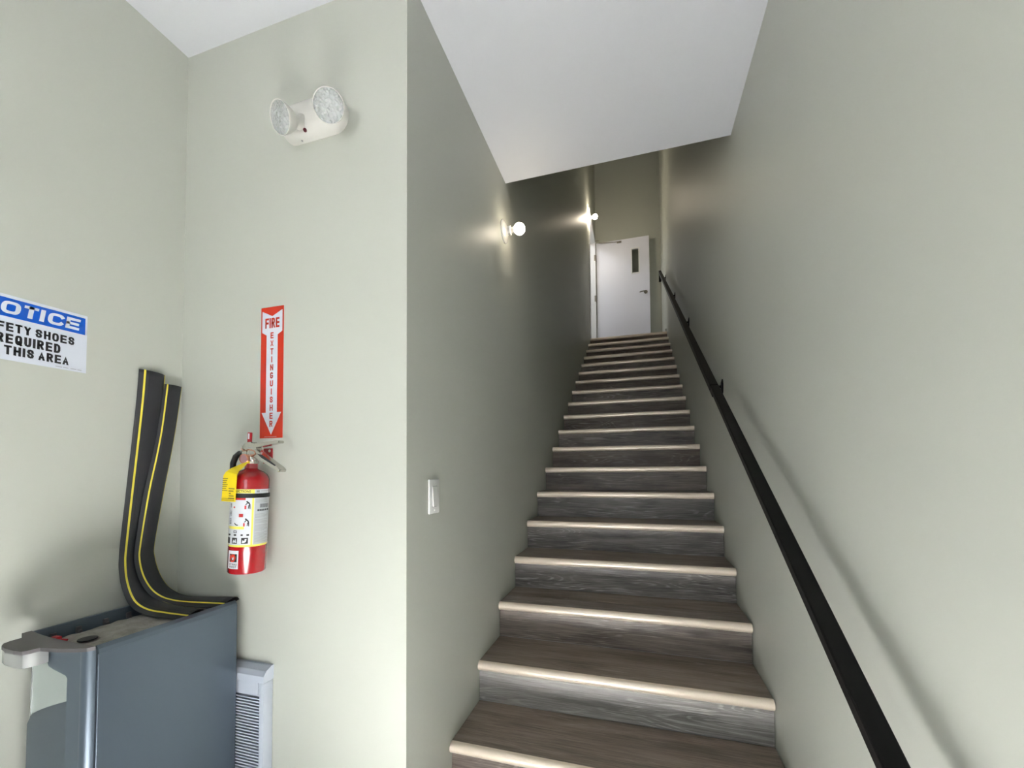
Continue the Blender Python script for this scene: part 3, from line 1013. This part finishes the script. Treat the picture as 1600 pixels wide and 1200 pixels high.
bm = bmesh.new()
prof = [(-.0005, HH), (-.010, HH), (-.030, HH - .010), (-.041, HH - .024), (-.041, HH - .046), (-.0005, HH - .046)]
prism(bm, [(a, b) for a, b in prof], lambda u, v, d: (d, u, v), HX0, HX1)
obj('top_cap', bm, M['heat'], ht)
GX0, GX1 = -.130, .128                   # grille + panel zone
obj('side_rail', bx(GX1, HX1, -.041, -.0005, 0, HH - .046, bev=.006), M['heat'], ht, smooth=True)
obj('side_rail', bx(HX0, GX0, -.041, -.0005, 0, HH - .046, bev=.006), M['heat'], ht, smooth=True)
obj('backing', bx(GX0, GX1, -.016, -.0005, 0, HH - .046), M['heat_d'], ht)
obj('face_plate', bx(GX0, GX1, -.036, -.016, HH - .092, HH - .046), M['heat'], ht)
obj('control_cover', bx(.04, GX1 - .004, -.0405, -.036, HH - .088, HH - .030, bev=.003), M['heat'], ht, smooth=True)
obj('bottom_rail', bx(GX0, GX1, -.036, -.016, 0, .03), M['heat'], ht)
bm = bmesh.new()
k = 0
zz = HH - .098
while zz > .034:
    vs_ = [(-.038, zz - .0040), (-.038, zz), (-.019, zz - .0040), (-.019, zz - .0062)]
    prism(bm, [vs_[0], vs_[1], vs_[2], vs_[3]], lambda u, v, d: (d, u, v), GX0, GX1)
    zz -= .0098
gr = obj('louvres', bm, M['heat'], ht)
gr['kind'] = 'stuff'

# ------------------------------------------------------------ grey cabinet with its lid off
cb = thing('appliance_cabinet', 'blue-grey appliance cabinet with an open dusty top in the corner', 'cabinet', (-0.757, -0.823, 0))
ox, oy = 0.757, 0.823


def cbx(name, x0, x1, y0, y1, z0, z1, m, bev=0.0, parent=None, smooth=False):
    return obj(name, bx(x0 + ox, x1 + ox, y0 + oy, y1 + oy, z0, z1, bev=bev), M[m], parent or cb, smooth)


CX0, CX1, CYF, CYB, CT = -.905, -.607, -1.010, -.633, .908
cbx('side_panel', CX1 - .010, CX1, CYF + .002, CYB, .02, CT - .020, 'cab', .0015)
bm = bmesh.new()
prism(bm, [(CX1 - .012, CT - .030), (CX1, CT - .020), (CX1 - .003, CT - .009), (CX1 - .010, CT), (CX1 - .016, CT - .002), (CX1 - .018, CT - .030)],
      lambda u, v, d: (u + ox, d + oy, v), CYF + .004, CYB)
obj('top_rim', bm, M['cab'], cb)
cbx('side_panel', -.868, -.858, -.998, CYB, .02, .835, 'cab', .002)
cbx('side_rim', CX0, CX0 + .010, -.994, CYB, .834, CT, 'cab', .002)
cbx('back_panel', -.868, CX1 - .010, CYB - .012, CYB, .02, .872, 'cab')
cbx('plinth', CX0 + .01, CX1 - .01, CYF + .02, CYB - .01, 0, .03, 'cab_d')
tr = cbx('fibre_board', CX0 + .026, CX1 - .019, CYF + .016, CYB - .014, .835, .874, 'fibre')
# roughen the board
bmq = bmesh.new(); bmq.from_mesh(tr.data)
bmesh.ops.subdivide_edges(bmq, edges=list(bmq.edges), cuts=14, use_grid_fill=True)
for v in bmq.verts:
    if v.co.z > .87:
        v.co.z += random.uniform(-.003, .003)
    v.co.x += random.uniform(-.002, .002)
    v.co.y += random.uniform(-.002, .002)
bmq.to_mesh(tr.data); bmq.free()
cbx('inner_ledge', CX0 + .010, CX0 + .026, CYF + .012, CYB - .012, .84, .868, 'cab')
obj('board_hole', lathe(bmesh.new(), [(0, .8795), (.021, .8795), (.021, .8775), (0, .8775)], 24, Matrix.Translation((-.785 + ox, -.935 + oy, 0))), M['dark'], cb)
for yy in (-.955, -.90, -.835, -.775, -.715):
    bm = bx(CX0 + .010 + ox, CX0 + .018 + ox, yy + oy - .006, yy + oy + .006, .872, .890, bev=.001, seg=1)
    box(bm, CX0 + .018 + ox, CX0 + .024 + ox, yy + oy - .004, yy + oy + .004, .872, .880)
    obj('rim_clip', bm, M['cab_d'], cb)
bm = bx(-.866 + ox, -.842 + ox, -.972 + oy, -.960 + oy, .874, .890, bev=.002)
tube(bm, [(-.842 + ox, -.966 + oy, .882), (-.825 + ox, -.958 + oy, .880)], .003, 8)
obj('red_connector', bm, M['red_d'], cb)
obj('red_clip', bx(-.650 + ox, -.628 + ox, -.985 + oy, -.972 + oy, .878, .886, bev=.001), M['red_d'], cb)
obj('red_clip', bx(-.640 + ox, -.626 + ox, -.70 + oy, -.675 + oy, .880, .888, bev=.001), M['red_d'], cb)
# front top cap (dark grey) with handle tongue
cap = [(-.905, -.993), (-.905, -1.012), (-.872, -1.030), (-.872, -1.052), (-.866, -1.066), (-.850, -1.076), (-.822, -1.083), (-.780, -1.086),
       (-.752, -1.083), (-.745, -1.074), (-.741, -1.056), (-.715, -1.054), (-.680, -1.049), (-.640, -1.038), (-.615, -1.027), (-.607, -1.014),
       (-.650, -1.012), (-.700, -1.012), (-.750, -1.011), (-.800, -1.008), (-.850, -1.002)]
cap = [(u + .010 if v < -1.02 and u < -.73 else u, v) for u, v in cap]
bm = prism(bmesh.new(), cap, lambda u, v, d: (u + ox, v + oy, d), .9005, CT + .0015)
fc = obj('front_cap', bm, M['cab_d'], cb)
hd = [(-.872, -1.040), (-.872, -1.052), (-.866, -1.066), (-.850, -1.076), (-.822, -1.083), (-.780, -1.086), (-.752, -1.083), (-.745, -1.074), (-.741, -1.056), (-.741, -1.040)]
hd2 = [(.010 + (u + .806) * .99 - .806, (v + 1.04) * .97 - 1.04) for u, v in hd]
bm = prism(bmesh.new(), hd2, lambda u, v, d: (u + ox, v + oy, d), .868, .9004)
obj('handle_grip', bm, M['silver'], cb, smooth=True)
# front fascia with the swooping cut-out (local outline in x, z)
fas = [(-.741, .9003), (-.741, .862), (-.738, .855), (-.722, .848), (-.700, .841), (-.685, .836), (-.680, .830), (-.680, .03), (-.632, .03), (-.632, .9003)]
bm = prism(bmesh.new(), [(u, v) for u, v in fas], lambda u, v, d: (u + ox, d + oy - (u + .632) * -0.12, v), -1.024, -1.008)
obj('front_fascia', bm, M['cab'], cb)
bm = bmesh.new()
cpts = [(-.632, -1.030), (-.624, -1.0305), (-.616, -1.026), (-.611, -1.018), (-.610, -1.0105), (-.632, -1.0105)]
prism(bm, cpts, lambda u, v, d: (u + ox, v + oy, d), .03, .9003)
obj('corner_post', bm, M['cab'], cb, smooth=True)
# pale recessed panel and the rounded bin below it
cbx('recess_panel', -.866, -.676, -1.006, -.998, .60, .868, 'cab_clear')
cbx('recess_edge', -.8685, -.866, -1.008, -.998, .03, .868, 'silver')
bm = bmesh.new()
pv = []
for k in range(9):
    t = k / 8
    x_ = -.866 + .188 * t
    zt_ = .700 + .070 * (t ** 0.82)
    yb_ = -1.014 + .004 * t
    pv.append((x_, zt_, yb_))
top = [bm.verts.new((x_ + ox, -1.0065 + oy, z_)) for x_, z_, y_ in pv]
frn = [bm.verts.new((x_ + ox, y_ + oy, z_ - .020)) for x_, z_, y_ in pv]
bot = [bm.verts.new((x_ + ox, y_ + oy, .05)) for x_, z_, y_ in pv]
for k in range(8):
    bm.faces.new((top[k], top[k + 1], frn[k + 1], frn[k]))
    bm.faces.new((frn[k], frn[k + 1], bot[k + 1], bot[k]))
obj('lower_bin', bm, M['cab'], cb, smooth=True)

# ------------------------------------------------------------ two rubber strips leaning in the corner


def catmull(P_, n):
    P_ = [Vector(p) for p in P_]
    P_ = [2 * P_[0] - P_[1]] + P_ + [2 * P_[-1] - P_[-2]]
    out = []
    for i in range(1, len(P_) - 2):
        a, b, c, d = P_[i - 1:i + 3]
        for k in range(n):
            t = k / n
            out.append(.5 * ((2 * b) + (c - a) * t + (2 * a - 5 * b + 4 * c - d) * t * t + (3 * b - a - 3 * c + d) * t ** 3))
    out.append(P_[-2])
    return out


def rubber_strip(near, far, label):
    """near: line of the yellow stripe, far: the far edge; both run from the top end down and out along the cabinet"""
    n_, f_ = catmull(near, 6), catmull(far, 6)
    c0 = n_[-1].copy(); c0.z = .878
    t = thing('rubber_edge_strip', label, 'rubber strip', c0)
    prof = [(-.16, -.013), (-.05, -.006), (.10, -.0005), (.30, .003), (.62, .003), (.82, -.001), (.94, -.006), (1.0, -.013)]
    bm = bmesh.new()
    bs = bmesh.new()
    bt = bmesh.new()
    rows, srow, frow, web = [], [], [], []
    for i in range(len(n_)):
        a, b = n_[i], f_[i]
        tg_ = (n_[min(i + 1, len(n_) - 1)] - n_[max(i - 1, 0)]).normalized()
        wd = (b - a)
        nn = wd.cross(tg_).normalized()
        if nn.x + nn.z < 0:
            nn = -nn
        L_ = lambda s, h: a + wd * s + nn * h - c0
        rows.append([bm.verts.new(L_(s, h)) for s, h in prof] + [bm.verts.new(L_(1.0, -.0155)), bm.verts.new(L_(-.16, -.0155))])
        srow.append([bs.verts.new(L_(s, h)) for s, h in ((-.035, -.0035), (.035, -.0012))])
        frow.append([bs.verts.new(L_(s, h)) for s, h in ((.875, -.0022), (.915, -.0036))])
        web.append([[bt.verts.new(L_(s, h)) for s, h in ((s0, .001), (s0 + .05, .001), (s0 + .05, -.0145), (s0, -.0145))] for s0 in (.15, .42, .70)])
    for A, B in zip(rows, rows[1:]):
        m_ = len(A)
        for k in range(m_):
            bm.faces.new((A[k], A[(k + 1) % m_], B[(k + 1) % m_], B[k]))
    for S in (srow, frow):
        for A, B in zip(S, S[1:]):
            bs.faces.new((A[0], A[1], B[1], B[0]))
    for A, B in zip(web, web[1:]):
        for p, q in zip(A, B):
            for k in range(4):
                bt.faces.new((p[k], p[(k + 1) % 4], q[(k + 1) % 4], q[k]))
    body = obj('strip_body', bm, M['rubber'], t, smooth=True)
    so = body.modifiers.new('skin', 'SOLIDIFY'); so.thickness = .0022; so.offset = -1
    obj('inner_rib', bt, M['rubber'], t)
    flat_obj('yellow_line', bs, M['stripe'], t)
    return t


S1 = [(-.932, -.717, 1.689), (-.933, -.722, 1.58), (-.934, -.733, 1.426), (-.935, -.745, 1.269), (-.936, -.757, 1.102), (-.937, -.759, 1.041), (-.926, -.758, .977), (-.891, -.758, .923), (-.832, -.758, .901), (-.75, -.757, .897), (-.657, -.757, .897)]
S1r = [(-.932, -.647, 1.683), (-.933, -.651, 1.59), (-.935, -.663, 1.429), (-.936, -.677, 1.265), (-.937, -.690, 1.09), (-.937, -.692, 1.027), (-.926, -.692, .968), (-.891, -.691, .920), (-.838, -.690, .903), (-.770, -.690, .898), (-.677, -.690, .897)]
S2 = [(-.925, -.649, 1.652), (-.922, -.665, 1.506), (-.920, -.681, 1.403), (-.917, -.706, 1.271), (-.914, -.730, 1.100), (-.912, -.733, 1.046), (-.908, -.723, .992), (-.893, -.709, .948), (-.868, -.696, .922), (-.835, -.682, .908), (-.780, -.669, .902), (-.636, -.655, .904)]
S2r = [(-.925, -.595, 1.650), (-.923, -.612, 1.517), (-.921, -.628, 1.412), (-.919, -.652, 1.269), (-.916, -.680, 1.095), (-.914, -.680, 1.046), (-.910, -.667, .991), (-.896, -.652, .948), (-.873, -.636, .922), (-.842, -.620, .906), (-.790, -.605, .902), (-.650, -.592, .910)]
rubber_strip(S1, S1r, 'black rubber strip with yellow line, the taller one further left on the cabinet')
rubber_strip(S2, S2r, 'black rubber strip with yellow line, the shorter one leaning right into the corner')
